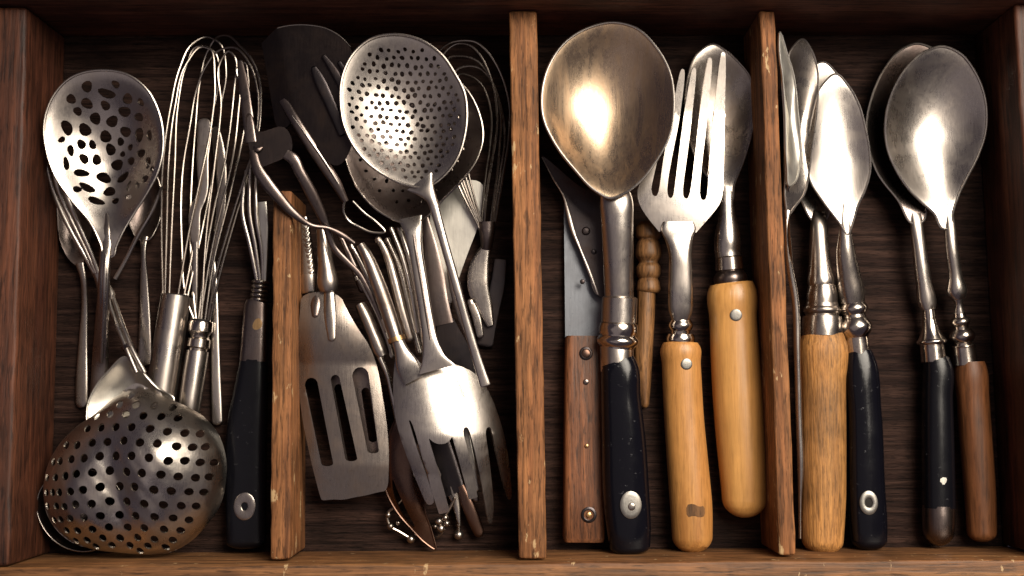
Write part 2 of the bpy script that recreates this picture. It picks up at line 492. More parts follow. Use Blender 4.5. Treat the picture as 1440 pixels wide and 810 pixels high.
def box(c, bevel=.0012, n=10, wob=.0004, seed=1):
    """a board from 4 world corners (x,y) of its top, z range; c=(corners, z0, z1); edges worn"""
    cor, z0, z1 = c
    rn = random.Random(seed); bm = bmesh.new()
    A, B, C, D = [Vector((*p, 0)) for p in cor]
    long_ab = (B-A).length > (D-A).length
    nx, ny = (n, 2) if long_ab else (2, n)
    def g(u, v): return A*(1-u)*(1-v) + B*u*(1-v) + C*u*v + D*(1-u)*v
    top = {}; bot = {}
    for i in range(nx+1):
        for j in range(ny+1):
            p = g(i/nx, j/ny)
            q = Vector((rn.uniform(-wob, wob), rn.uniform(-wob, wob), 0))
            top[i, j] = bm.verts.new(p + q + Vector((0, 0, z1 + rn.uniform(-wob, wob)*.6)))
            bot[i, j] = bm.verts.new(p + Vector((0, 0, z0)))
    for i in range(nx):
        for j in range(ny):
            bm.faces.new((top[i, j], top[i+1, j], top[i+1, j+1], top[i, j+1]))
            bm.faces.new((bot[i, j], bot[i, j+1], bot[i+1, j+1], bot[i+1, j]))
    for i in range(nx):
        for j in (0, ny):
            bm.faces.new((top[i, j], bot[i, j], bot[i+1, j], top[i+1, j]))
    for j in range(ny):
        for i in (0, nx):
            bm.faces.new((top[i, j], top[i, j+1], bot[i, j+1], bot[i, j]))
    bmesh.ops.recalc_face_normals(bm, faces=bm.faces)
    ed = [e for e in bm.edges if len(e.link_faces) == 2 and e.calc_face_angle(0) > 1.0]
    bmesh.ops.bevel(bm, geom=ed, offset=bevel, segments=3, profile=.5, affect='EDGES')
    return bm

# ================================================================== THE DRAWER
RZ, DZ = 58.0, 48.0
thing('cutlery_drawer', 'old dark stained wooden drawer with three upright dividers holding the utensils', 'drawer', 720, 405, -8)
def xy(px, py, z): p = W(px, py, z); return (p.x, p.y)
TL, TR, BR, BL = xy(38, 8, RZ), xy(1426, 6, RZ), xy(1472, 785, RZ), xy(13, 797, RZ)
def lerp(a, b, t): return (a[0]+(b[0]-a[0])*t, a[1]+(b[1]-a[1])*t)
def off(p, dx, dy): return (p[0]+dx, p[1]+dy)
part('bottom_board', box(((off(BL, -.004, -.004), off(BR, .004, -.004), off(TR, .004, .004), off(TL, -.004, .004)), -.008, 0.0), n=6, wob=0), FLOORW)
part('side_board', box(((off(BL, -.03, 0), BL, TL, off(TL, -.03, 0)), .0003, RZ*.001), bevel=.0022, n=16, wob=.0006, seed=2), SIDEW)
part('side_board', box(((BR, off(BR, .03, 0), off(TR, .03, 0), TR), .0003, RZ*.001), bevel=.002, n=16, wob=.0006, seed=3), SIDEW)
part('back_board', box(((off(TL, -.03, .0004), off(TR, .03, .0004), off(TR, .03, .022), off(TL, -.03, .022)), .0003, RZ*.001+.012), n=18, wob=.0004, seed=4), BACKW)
part('front_board', box(((off(BL, -.03, -.022), off(BR, .03, -.022), off(BR, .03, -.0004), off(BL, -.03, -.0004)), .0003, RZ*.001), bevel=.0016, n=18, wob=.0004, seed=5), FRONTW)
def divider(a, b, c, d, seed, sh=(0, 0)):
    """top edge pixels: top-left, top-right, bottom-right, bottom-left"""
    q = [xy(*p, DZ) for p in (d, c, b, a)]
    def clampy(p, lo): return p
    return part('divider', box((q, .0003, DZ*.001), bevel=.0014, n=26, wob=.0003, seed=seed), RAIL)
divider((384, 268), (410, 268), (408, 787), (380, 787), 11)
divider((716, 15), (755, 15), (769, 786), (730, 786), 12)
dv = divider((1068, 15), (1090, 15), (1120, 781), (1096, 781), 13)
part('crack', patch(dv, [(1103, 560), (1105, 600), (1103.5, 640), (1106, 690), (1107, 740), (1109, 775), (1106, 775), (1104.5, 735), (1103.4, 690), (1101.2, 640), (1103, 600)], .05), HOLE, dv)

# ================================================================== COMPARTMENT 1
def grid_holes(lst, ox, oy, s, noise=.12, k=1.0):
    out = []
    for h in lst:
        x, y, rx, ry = h[:4]; rot = h[4] if len(h) > 4 else random.uniform(-40, 40)
        out.append(blob(ox+x/s, oy+y/s, rx/s*k, ry/s*k, rot, 12, noise))
    return out

# small spoons and flat pieces on the drawer bottom
thing('dessert_spoon', 'dark dessert spoon lying against the left side board under the skimmer', 'spoon', 115, 400)
D = Dish([(96, 250), (122, 275), (127, 320), (120, 355), (113, 376), (100, 368), (86, 345), (80, 305), (82, 270)], (103, 310), 9, 6)
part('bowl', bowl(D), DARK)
part('handle', loft([(112, 370, 9, 12, 4), (117, 390, 8, 9, 5), (119, 420, 5, 9, 5), (117, 480, 3, 13, 5), (115, 540, 3, 17, 5), (115, 574, 3, 17, 5)], e=2.6, cap1=.5), DULL)

thing('dessert_spoon', 'narrow plain spoon with a dark bowl lying between the irregular skimmer and the whisk', 'spoon', 203, 420)
D = Dish([(203, 228), (221, 250), (227, 290), (220, 320), (207, 338), (197, 338), (184, 320), (178, 290), (184, 250)], (203, 285), 9, 6)
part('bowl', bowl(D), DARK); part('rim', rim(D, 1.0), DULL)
part('handle', loft([(202, 333, 8.5, 13, 4), (202, 345, 8.5, 9, 5), (203, 400, 5, 12, 5), (204, 460, 3, 17, 5), (204, 515, 3, 21, 5)], e=3, cap1=.25), DULL)

thing('table_knife', 'slim steel table knife lying under the two whisks, wide blade tip up', 'knife', 300, 400)
part('blade', loft([(303, 178, 5, 10, 3), (307, 205, 5, 16, 3), (312, 262, 5, 14, 3), (309, 310, 4, 12, 3), (299, 365, 4, 9, 4)], e=3, cap0=.5), DULL)
part('handle', loft([(299, 362, 4, 8, 5), (299, 375, 4, 12, 6), (303, 430, 4, 10, 6), (303, 490, 4, 13, 6), (306, 598, 4, 16, 6)], e=2.6, cap1=.4), STEEL)

thing('flat_peeler', 'flat steel peeler with rounded rusty end standing inside the whisk wires', 'peeler', 283, 300)
part('blade', loft([(288, 166, 13, 20, 3), (285, 220, 13, 17, 3), (282, 280, 12, 15, 3), (276, 292, 12, 16, 3), (274, 330, 11, 14, 3), (275, 345, 10, 9, 4)], e=4, cap0=.5), RUST)
part('handle', loft([(275, 340, 10, 9, 6), (274, 400, 8, 10, 6), (272, 470, 4, 12, 6)], e=2.5), DULL)

# splayed fork under the first skimmer
thing('splayed_fork', 'serving fork with bowed tines showing from under the irregular skimmer', 'fork', 133, 400)
for tn in ([(61, 207, 24), (72, 260, 20), (92, 310, 16), (118, 358, 13), (133, 384, 12)],
           [(69, 213, 26), (80, 262, 22), (101, 312, 18), (122, 355, 14), (135, 384, 12)],
           [(78, 222, 27), (92, 272, 23), (112, 320, 19), (128, 356, 15), (138, 384, 12)],
           [(228, 262, 24), (214, 295, 20), (194, 330, 16), (177, 365, 12), (162, 392, 10)]):
    part('tine', loft([(x, y, z, 3.2 if i == 0 else 6.5, 5) for i, (x, y, z) in enumerate(tn)], seg=10), STEEL)
part('handle', loft([(134, 376, 12, 16, 6), (140, 396, 10, 12, 6), (143, 440, 7, 10, 6), (142, 520, 4, 12, 6)], cap1=.5), DULL)

# balloon whisks
thing('balloon_whisk', 'balloon whisk with a wide plain steel tube handle', 'whisk', 240, 480)
hd = part('handle', loft([(247.5, 416, 9.2, 42), (246, 425, 9.3, 42), (236, 490, 10, 42), (226, 556, 10.8, 42), (223, 580, 11, 41)], seg=32, cap1=.12, smooth=False), STEEL)
part('opening', loft([(248, 414.2, 9.2, 36, 36), (247.6, 418, 9.2, 36, 36)], smooth=False, seg=24), HOLE, hd)
for i, lp in enumerate([
    [(229, 414), (227, 300), (229, 230), (240, 150), (253, 95), (270, 62), (290, 52), (308, 60), (318, 100), (311, 148), (302, 230), (285, 320), (263, 420)],
    [(232, 414), (235, 300), (237, 230), (246, 150), (262, 90), (284, 66), (302, 74), (308, 104), (301, 153), (291, 230), (279, 310), (258, 420)],
    [(238, 414), (242, 310), (246, 230), (250, 150), (262, 92), (276, 66), (292, 66), (302, 111), (298, 170), (280, 260), (265, 330), (250, 418)]]):
    n = len(lp); zz = [10 + 10*math.sin(math.pi*j/(n-1)) + (9-i*4)*math.sin(math.pi*j/(n-1)*2) for j in range(n)]
    part('wire', wire([(x, y, z) for (x, y), z in zip(lp, zz)], 1.75), WIRE)

thing('balloon_whisk', 'balloon whisk with a slim grooved steel handle, leaning towards the wire loops of its neighbour', 'whisk', 276, 520)
part('handle', loft([(277.8, 494, 8.6, 31), (274, 520, 9, 32), (268, 560, 9.6, 31), (264, 590, 10, 30)], seg=28, cap1=.15, smooth=False), STEEL)
part('collar', loft([(283, 452, 8.4, 32), (282.8, 454, 8.4, 34), (281.6, 466, 8.4, 34), (281.4, 468, 8.4, 31), (281, 472, 8.4, 26), (280.8, 475, 8.4, 26), (280.6, 477, 8.4, 31), (279, 488, 8.4, 32), (278.8, 490, 8.4, 26), (278, 495, 8.4, 26)], seg=28, smooth=False), NICKEL)
part('opening', loft([(283.4, 449, 8.4, 26), (282.6, 456, 8.4, 26)], seg=20, smooth=False), HOLE)
for i, lp in enumerate([
    [(276, 452), (270, 390), (268, 300), (271, 230), (275, 178), (281, 116), (293, 70), (308, 51), (320, 50), (338, 65), (353, 82), (365, 111), (367, 148), (363, 190), (347, 240), (325, 310), (303, 390), (292, 452)],
    [(274, 452), (262, 420), (256, 350), (258, 230), (267, 178), (277, 124), (288, 96), (310, 70), (330, 67), (350, 88), (362, 125), (363, 165), (353, 230), (330, 310), (307, 395), (295, 452)],
    [(279, 452), (291, 350), (302, 290), (316, 230), (326, 160), (331, 111), (333, 95), (330, 80), (322, 72), (311, 85), (311, 148), (302, 230), (290, 330), (283, 452)],
    [(281, 452), (300, 340), (314, 280), (326, 230), (335, 160), (337, 115), (333, 98), (344, 88), (349, 110), (349, 140), (340, 200), (322, 280), (300, 370), (288, 452)]]):
    n = len(lp); zz = [8.5 + 12*math.sin(math.pi*j/(n-1)) - (8-i*3)*math.sin(math.pi*j/(n-1)*2) for j in range(n)]
    part('wire', wire([(x, y, max(z, 4)) for (x, y), z in zip(lp, zz)], 1.75), WIRE)

# small fork with coil ferrule and black handle
thing('small_fork', 'small fork with spiral wire ferrule and worn black handle beside the short divider', 'fork', 355, 520)
for i, tn in enumerate(([(346, 240, 20), (341, 300, 19), (351, 343, 17), (362, 396, 14)], [(352, 238, 21), (351, 300, 20), (359, 345, 17), (366, 396, 14)],
           [(360, 240, 21), (361, 310, 20), (368, 350, 17), (370, 396, 14)])):
    part('tine', loft([(x, y, z, 4 if j == 0 else 6, 5) for j, (x, y, z) in enumerate(tn)], seg=10), STEEL)
part('tine', loft([(369, 284, 20, 12, 3), (371, 320, 19, 13, 3), (373, 350, 17, 8, 4), (372, 396, 14, 6, 4)], e=4, seg=14), PALE)
pr = []
for r in range(5):
    y0 = 394 + r*6.2
    pr += [(y0, 20), (y0+1.5, 25), (y0+3.2, 26), (y0+5, 24), (y0+6, 19)]
part('ferrule', loft([(367 - (y-394)*.12, y, 13, w, w) for y, w in pr], smooth=False, seg=20), DULL)
tg = part('tang', loft([(362.5, 424, 13, 30, 22), (361, 430, 13, 34, 24), (357, 508, 12, 39, 26)], smooth=False, e=3.4), DARK)
part('stamp', patch(tg, blob(362, 456, 6, 9, 20, 14, .1)), BRASS, tg)
hd = part('handle', loft([(357, 506, 12, 38, 26), (355, 530, 12, 43, 28), (347, 610, 12, 56, 30), (346, 700, 12, 56, 30), (347, 772, 12, 54, 28)], e=3, cap1=.18, seg=28), EBONY2)
part('rivet', stud(hd, 344, 712, 15, 19, .7, hole=.3), DULL, hd)

# deep ladle under the dome
thing('deep_ladle', 'dark deep ladle tucked under the perforated dome, only its thin rim showing', 'ladle', 110, 715)
D = Dish([(112, 660), (150, 670), (172, 702), (172, 735), (152, 764), (120, 776), (87, 769), (63, 748), (51, 720), (55, 690), (77, 667)], (110, 718), 24, 22)
part('bowl', bowl(D, .8), IRON); part('rim', rim(D, .8), DULL)

# pale scoop
thing('pale_scoop', 'pale satin scoop with wire handle partly covered by the perforated dome', 'scoop', 180, 560)
D = Dish([(176, 502), (152, 522), (132, 548), (123, 575), (126, 597), (145, 596), (180, 586), (215, 576), (240, 572), (244, 562), (220, 546), (197, 521)], (183, 550), 23, 9, tilt=(-.02, 0))
part('bowl', bowl(D), PALE)
part('rim', rim(D, 1.2), PALE)
for dx in (-4, 3.5):
    part('wire_handle', loft([(154+dx*.5, 408, 14, 4, 4), (158+dx, 425, 16, 6, 6), (168+dx, 455, 20, 7, 7), (181+dx, 488, 25, 7, 7), (198+dx*1.5, 524, 27, 6, 5)], seg=12), STEEL)
part('binding', loft([(178.5, 485, 24.5, 19, 11), (180.5, 490, 25, 19, 11)], smooth=False, seg=16), DARK)
part('loop', loft([(152, 402, 13, 7, 6), (156, 413, 14, 11, 8), (158, 422, 15, 9, 8)], seg=12), STEEL)

# irregular skimmer
thing('irregular_skimmer', 'round skimmer spoon with ragged irregular holes hanging over the left side', 'skimmer', 146, 330)
oA = [(146, 101), (180, 106), (207, 126), (223, 158), (228, 195), (221, 235), (203, 270), (184, 298), (170, 322), (159, 346), (155, 358), (143, 358), (138, 342), (124, 312), (101, 283), (79, 250), (67, 212), (65, 178), (77, 141), (104, 112)]
D = Dish(oA, (147, 205), 40, 15, q=1.0, flange=.94, tilt=(-.03, -.035))
H = [(335,170,30,22),(495,155,20,18),(435,200,42,22,8),(550,228,26,26),(243,240,20,24),(318,255,25,27),(415,260,24,22),(520,292,32,26),(630,250,20,16,40),(265,300,18,22),
 (350,330,24,32,10),(440,342,34,25),(605,325,25,22),(290,395,30,30),(395,425,32,28),(512,398,28,28),(597,420,26,35,0),(205,395,24,36,0),(665,430,17,28,0),(178,465,13,18),(268,478,20,25),
 (322,475,16,26,0),(418,497,24,33,0),(478,452,18,22),(535,485,15,17),(487,523,14,16),(605,525,25,24),(218,520,14,30,-10),(280,560,20,28,-10),(343,560,22,28,-15),(455,585,33,28),(540,565,22,20),
 (655,585,16,32,0),(200,600,13,34,-10),(272,645,32,22,0),(383,663,36,28,15),(492,660,38,19,-45),(684,632,12,20,20),(640,680,20,20),(535,715,15,28,15),(590,715,13,18),(260,745,20,17),
 (305,730,40,19,25),(418,745,30,25,0),(535,778,20,14,0),(355,805,38,20,20),(456,800,18,18)]
hs = grid_holes(H, 40, 80, 4.05, .14, 1.12)
bw = part('bowl', plate(D.out, hs, D, 40, 1.2, 4.0), STEEL, sharp=50)
part('rim', rim(D, 1.5), STEEL, bw)
part('handle', neck(D, [(150, 300, 4, 2), (149.5, 322, 10, 3), (149, 342, 16, 5)], [(148, 360, 34.6, 16, 8), (147, 378, 34.6, 16, 9), (146, 410, 32, 17, 9), (143, 460, 21, 20, 8), (141, 510, 9, 24, 7), (139, 560, 5, 25, 6)], e=2.4), DULL)
part('ridge', loft([(149, 352, 35.0, 3, 3), (148.5, 362, 36.2, 5, 3), (147.5, 378, 36.5, 6, 4), (146.5, 410, 33.9, 6, 4), (144, 460, 22.7, 6, 3), (142, 510, 10.5, 6, 3)], seg=10), STEEL)

# perforated dome
thing('perforated_dome', 'large dented perforated dome strainer resting upside down, small round holes all over', 'strainer', 190, 660, 10)
oJ = [(191, 539), (174, 549), (155, 566), (134, 586), (112, 598), (88, 621), (70, 650), (62, 684), (64, 717), (80, 746), (108, 766), (145, 773), (175, 776), (206, 779), (238, 777), (266, 763), (292, 738), (310, 710), (318, 678), (318, 645), (308, 612), (290, 589), (262, 570), (237, 559), (214, 549)]
D0 = Dish(oJ, (196, 668), 24, -27, q=.5)
def zJ(x, y):
    p = np.clip(D0.rho(x, y), 0, 1); f = (1-p**2); z = D0.z + 27*f**.55
    z = z + 8.0*np.exp(-(((x-248)/58)**2+((y-625)/62)**2))*f**.5
    z = z + 3.5*np.exp(-(((x-115)/45)**2+((y-690)/55)**2))*f**.5
    z = z - 4.5*np.exp(-(((x-(178+(y-640)*.12))/22)**2))*f*np.clip((y-560)/120, 0, 1)
    z = z + .22*np.sin(x*.13+y*.09)*f + .12*np.sin(x*.27-y*.21+1)*f
    return z
rn = random.Random(21); hs = []
for r in range(-9, 10):
    for c in range(-9, 10):
        u = (c + .5*(r % 2))*24.5; v = r*21.0
        if abs(u) > 188 or abs(v) > 180: continue
        x = 196 + 124*math.sin(u/124) if abs(u) < 190 else 0
        y = 664 + 118*math.sin(v/118)
        x += 4*math.sin(y*.03) + rn.uniform(-1.3, 1.3); y += 5*math.sin(x*.025) + rn.uniform(-1.3, 1.3)
        p = float(D0.rho(x, y))
        if p < .93: hs.append(blob(x, y, 6.2*(1-.2*p*p), 6.2*(1-.2*p*p), 0, 12, .05, rn))
fin = []
for h in hs:
    c = np.mean(h, 0)
    if all(np.hypot(*(c-np.mean(g, 0))) > 12.5 for g in fin): fin.append(h)
bw = part('dome', plate(D0.out, fin, zJ, 24, 1.0, 3.0), HAMMER, sharp=50)

# ================================================================== COMPARTMENT 2
# bottom layer
thing('glossy_server', 'broad pale polished cake server blade lying under the round skimmers', 'server', 640, 330)
oU = chaikin([(600, 290), (640, 255), (676, 252), (684, 275), (674, 315), (658, 355), (642, 400), (630, 440), (618, 430), (612, 360)])
part('blade', plate(oU, [], lambda x, y: 6 + .012*(x-640), 6, 1.0, 6), PALE)
part('handle', loft([(630, 425, 6, 14, 4), (622, 470, 4, 12, 6), (612, 520, 4, 16, 8)]), DULL)

thing('flat_bar_tool', 'dark flat steel bar lying on the drawer bottom beside the narrow whisk', 'utensil', 685, 440)
part('blade', loft([(704, 365, 4, 18, 3), (700, 400, 4, 22, 3), (690, 440, 4, 24, 3), (681, 488, 4, 24, 3)], e=5, cap1=.2), BLACKISH)

thing('narrow_whisk', 'narrow whisk with drooping dark wire loops beside the middle divider', 'whisk', 685, 350)
for i, lp in enumerate([
    [(676, 325), (640, 250), (612, 150), (612, 90), (618, 72), (630, 62), (652, 57), (668, 59), (683, 70), (695, 86), (708, 113), (716, 145), (716, 190), (707, 250), (694, 325)],
    [(677, 325), (646, 250), (620, 150), (618, 95), (624, 76), (646, 61), (661, 64), (674, 76), (686, 98), (697, 138), (699, 178), (693, 221), (685, 271), (680, 326)],
    [(678, 325), (650, 250), (628, 150), (625, 100), (631, 82), (649, 79), (668, 84), (683, 98), (695, 123), (704, 160), (703, 200), (697, 260), (688, 326)],
    [(679, 325), (655, 250), (640, 160), (636, 115), (641, 99), (658, 93), (674, 96), (690, 112), (703, 145), (710, 190), (704, 240), (691, 326)],
    [(680, 325), (660, 250), (645, 170), (640, 118), (646, 105), (661, 107), (677, 119), (686, 138), (691, 163), (689, 203), (683, 246), (676, 325)]]):
    n = len(lp)
    part('wire', wire([(x, y, 12 + (16-i*2.5)*math.sin(math.pi*j/(n-1))) for j, (x, y) in enumerate(lp)], 1.6), WIRE)
part('ferrule', loft([(685, 312, 12, 26, 16), (685, 335, 11, 20, 14), (684, 350, 9, 16, 12)]), DARK)
part('handle', loft([(684, 346, 9, 14, 8), (674, 375, 9, 28, 6), (672, 400, 9, 30, 5), (681, 432, 8, 24, 5), (690, 458, 8, 10, 4)], e=3), DULL)

thing('black_spatula', 'black spatula with a brown steel shank wedged under the pasta fork', 'spatula', 625, 450)
part('shank', loft([(598, 304, 16, 8, 4), (605, 340, 15, 18, 5), (611, 380, 14, 25, 5), (618, 430, 13, 28, 5), (624, 456, 12, 28, 5)], e=3), DARK)
oX = chaikin([(612, 448), (634, 440), (646, 464), (662, 490), (676, 520), (672, 560), (630, 560), (618, 510)])
part('blade', plate(oX, [], lambda x, y: 12 - .02*(y-450), 12, 1.6, 8), BLACKISH)

# pieces seen between the pasta-fork tines
thing('two_pronged_fork', 'dark two pronged carving fork showing between the pasta fork tines', 'fork', 635, 680)
part('head', loft([(600, 560, 10, 24, 5), (616, 620, 10, 32, 5), (628, 660, 10, 34, 5), (640, 694, 10, 30, 5)], e=3), BLACKISH)
part('prong', loft([(634, 684, 10, 18, 5), (641, 708, 10, 12, 5), (646, 738, 10, 4, 3)], cap1=.5), DULL)
part('prong', loft([(646, 684, 10, 16, 5), (657, 708, 10, 18, 5), (668, 735, 9, 17, 5), (676, 755, 8, 13, 4)], cap1=.5), BROWN)

thing('butter_knife', 'pale butter knife whose tip shows through the pasta fork slot', 'knife', 660, 650)
part('blade', loft([(640, 560, 15, 14, 3), (652, 605, 15, 14, 3), (660, 645, 15, 14, 3), (668, 692, 14, 13, 3)], e=4, cap1=.3), PALE)
part('tip', loft([(667, 690, 13.6, 8, 3), (670, 706, 13, 8, 3)], cap1=.5), DARK)

for pts, balls, lab in (
    ([(575, 690, 12), (556, 712, 11), (545, 722, 10), (549, 740, 9), (562, 748, 8), (577, 757, 7)], [(578, 758, 7, 6), (549, 740, 9, 5), (546, 724, 10, 4.5), (560, 735, 8, 4)], 'ornate spoon handle end with a bead, poking out left of the carved fork point'),
    ([(640, 700, 14), (628, 722, 13), (620, 735, 11), (622, 748, 9), (612, 756, 7), (604, 752, 6)], [(617, 733, 12, 5.5), (626, 728, 13, 5), (620, 743, 10, 6), (628, 736, 11, 5), (612, 740, 9, 4)], 'ornate beaded spoon handle end below the brightest pasta fork tine'),
    ([(640, 690, 6), (645, 725, 6), (645, 752, 5)], [(645, 752, 5, 7), (645, 738, 6, 4)], 'thin skewer ending in a round knob below the pasta fork')):
    thing('ornate_handle' if 'ornate' in lab else 'knobbed_skewer', lab, 'handle' if 'ornate' in lab else 'skewer', pts[0][0], pts[0][1])
    part('stem', wire(pts, 2.2), DULL)
    for (x, y, z, r) in balls:
        bm = loft([(x, y-r, z, 2*r, 2*r), (x, y+r, z, 2*r, 2*r)], smooth=False, cap0=.5, cap1=.5, seg=14)
        part('bead', bm, STEEL if r > 5 else DULL)

# long spoon-fork with brown bowl
thing('brown_fork', 'copper brown fork with curved pointed tine lying under the pasta fork', 'fork', 570, 670)
oP = [(566, 580), (550, 606), (540, 635), (537, 662), (544, 694), (559, 722), (579, 746), (597, 765), (611, 774), (607, 750), (598, 720), (600, 680), (600, 630), (590, 595)]
D = Dish(oP, (572, 665), 16, -7, q=.9, tilt=(0, -.05))
sl = chaikin([(552, 668), (560, 690), (574, 722), (584, 742), (579, 742), (564, 722), (553, 695)], 2)
bw = part('head', plate(D.out, [sl], D, 16, 1.1, 5), BROWN); part('rim', rim(D, 1.2), BROWN, bw)
part('neck', loft([(533, 500, 20, 9, 9), (545, 528, 18, 8, 8), (552, 556, 17, 9, 7), (563, 590, 17, 16, 5)]), STEEL)
part('handle', loft([(506, 428, 22, 15, 14), (512, 440, 22, 18, 16), (524, 468, 21, 19, 17), (536, 497, 20, 18, 16), (538, 501, 20, 15, 14)], seg=24), RUST)

# under turner and turner
zT = lambda x, y: 14 - .012*(y-520)
thing('dark_turner', 'dark slotted turner with embossed handle lying under the brighter turner', 'turner', 490, 560)
oT = chaikin([(428, 418), (462, 418), (500, 470), (532, 540), (541, 640), (536, 668), (486, 668), (456, 560), (424, 480)], 2)
def slot(x0, x1, y0, x2, x3, y1):
    top = [(x0+(x1-x0)*(.5-.5*math.cos(a)), y0+(1-math.sin(a))*(x1-x0)*.55) for a in np.linspace(0, math.pi, 8)]
    bot = [(x3+(x2-x3)*(.5-.5*math.cos(a)), y1-(1-math.sin(a))*4) for a in np.linspace(0, math.pi, 6)]
    return top + bot
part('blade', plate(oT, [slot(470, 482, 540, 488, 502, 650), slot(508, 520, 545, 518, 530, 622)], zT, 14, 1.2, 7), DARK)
part('handle', loft([(427, 306, 15, 15, 12), (429, 330, 15, 17, 13), (432, 360, 16, 20, 14), (434, 386, 16, 23, 15)], seg=20, e=2.6), DULL)
for i in range(9):
    y = 320+i*7.6
    part('embossing', loft([(426+i*.8, y, 18.2, 4, 3), (430.5+i*.8, y+3.5, 18.9, 5, 3), (433.5+i*.8, y-1, 18.3, 4, 3)], seg=8, sub=3), STEEL)
part('ferrule', loft([(434, 386, 16, 25, 16), (436, 410, 16, 26, 16), (436.2, 412, 16, 24, 14)], smooth=False, seg=20), STEEL)

thing('slotted_turner', 'wide brushed steel slotted turner with three long slots and tube handle', 'turner', 480, 560, 5)
oS = chaikin([(424, 411), (423, 440), (418, 482), (418, 522), (420, 560), (427, 606), (440, 664), (449, 702), (452, 705), (466, 703), (481, 704), (498, 700), (512, 698), (530, 693), (544, 691), (546, 660), (546, 629), (543, 594), (537, 557), (531, 520), (520, 486), (504, 463), (489, 437), (477, 411)], 2)
def zS(x, y):
    u = np.clip((y-411)/290, 0, 1)
    z = 25 - 3*u + 5*np.sin(np.clip((y-411)/100, 0, 1)*math.pi)*.6 - .0010*(x-(452+(y-411)*.16))**2*np.clip(1.2-u, .2, 1) - .008*(x-480)
    z = z - .05*np.clip(y-655, 0, 60)
    return z
part('blade', plate(oS, [slot(428, 447, 531, 451, 468, 656), slot(465, 478, 527, 485, 502, 649), slot(495, 518, 516, 516, 532, 638)], zS, 24, 1.3, 5), TURN)
part('handle', loft([(452, 318, 26, 14, 13), (454, 335, 26, 17, 16), (458, 370, 26, 22, 20), (462, 408, 26, 25, 20), (462.2, 410, 26, 23, 18)], seg=24), RUST)
part('rib', loft([(445, 412, 24, 12, 5), (444, 430, 26.2, 15, 6), (443, 447, 27.4, 8, 4)], cap1=.5), DARK)
part('rib', loft([(463, 410, 25, 16, 8), (464, 440, 27, 18, 6), (467, 480, 28, 10, 3)], cap1=.5), DULL)

# handles of the pile
for pts, mat, lab, e in (
    ([(530, 332, 26, 8, 6), (541, 352, 26, 10, 8), (555, 398, 25, 13, 10), (565, 438, 24, 14, 11), (578, 482, 22, 14, 10)], RUST, 'speckled flat utensil handle in the pile, next to the rusty pasta fork tube', 2.6),
    ([(543, 333, 20, 7, 6), (560, 373, 20, 8, 7), (571, 418, 19, 9, 7), (579, 455, 18, 9, 7), (591, 500, 16, 9, 6)], DULL, 'slim dull utensil handle second from the grooved skimmer handle', 2.2),
    ([(560, 318, 16, 6, 5), (574, 360, 16, 7, 5), (585, 410, 15, 8, 6), (592, 460, 14, 8, 6), (598, 500, 13, 8, 5)], STEEL, 'thin bright utensil handle directly beside the grooved skimmer handle', 2.2),
    ([(493, 342, 25, 5, 4), (510, 376, 25, 6, 5), (528, 420, 24, 7, 5), (546, 468, 22, 8, 5)], STEEL, 'bright narrow utensil handle squeezed left of the rusty pasta fork tube', 2.4),
    ([(500, 386, 19, 6, 5), (522, 424, 18, 7, 5), (540, 466, 17, 8, 6), (552, 505, 15, 8, 6)], DULL, 'narrow dull utensil handle running below the bright narrow one', 2.4),
    ([(549, 318, 29, 5, 5), (566, 362, 29, 6, 6), (579, 415, 28, 7, 6), (588, 470, 26, 7, 5)], STEEL, 'wiry steel utensil handle on top of the dull ones by the skimmer neck', 2.2),
    ([(632, 372, 14, 10, 4), (640, 410, 14, 14, 4), (652, 452, 13, 13, 4), (662, 482, 12, 8, 3)], DARK, 'dark flat utensil handle behind the long thin skimmer handle', 3.5),
    ([(660, 420, 11, 9, 4), (670, 446, 11, 12, 4), (676, 476, 10, 10, 4)], DULL, 'short flat utensil end beside the narrow whisk handle', 3.5),
    ([(478, 330, 16, 7, 5), (492, 362, 16, 10, 8), (503, 388, 15, 12, 9), (512, 412, 14, 12, 9)], DARK, 'dark stubby utensil handle behind the masher legs above the slotted turner', 2.2)):
    thing('utensil_handle', lab, 'handle', pts[2][0], pts[2][1])
    part('handle', loft(pts, e=e, cap0=.5, cap1=.5), mat)
    part('end_collar', loft([(pts[0][0]+1, pts[0][1]+3, pts[0][2], pts[0][3]+2, pts[0][4]+2), (pts[0][0]+3, pts[0][1]+8, pts[0][2], pts[0][3]+2, pts[0][4]+2)], smooth=False, seg=14), mat)

# pasta fork
thing('pasta_fork', 'large bright broad fork with wide gaps between its tines and a rusty tube handle', 'fork', 625, 600, 8)
oO = chaikin([(556, 492), (553, 520), (552, 547), (555, 584), (562, 612), (575, 650), (588, 684), (598, 709), (604, 712), (611, 706), (602, 676), (590, 640), (578, 600), (575, 590), (579, 592), (586, 612), (597, 655), (608, 696), (616, 723), (617, 725), (631, 721), (631, 719), (622, 682), (612, 646), (604, 618), (604, 616), (607, 619), (613, 623), (620, 624.5), (628, 623), (633, 619), (636, 614), (637, 616), (646, 650), (654, 682), (659, 703), (660, 704), (671, 701), (671, 699), (664, 660), (656, 625), (651, 608), (652, 602), (656, 600), (660, 604), (667, 632), (676, 676), (683, 720), (686, 740), (692, 740), (694, 715), (691, 676), (687, 640), (683, 614), (683, 604), (687, 600), (691, 604), (698, 640), (707, 680), (715, 708), (720, 704), (719, 680), (713, 630), (704, 594), (691, 558), (675, 530), (655, 517), (632, 510), (606, 512), (598, 517), (588, 508), (576, 492)], 1)
def zO(x, y):
    ax = 615 + (y-560)*.16
    u = np.clip((y-500)/110, 0, 1.2)
    z = 29 + 9*np.sin(np.clip((y-488)/180, 0, 1)*math.pi*.62) - .0015*(x-ax)**2 - .055*(x-ax)
    return np.maximum(z - 12*np.clip((y-610)/130, 0, 1)**1.3, 6) + 0*u
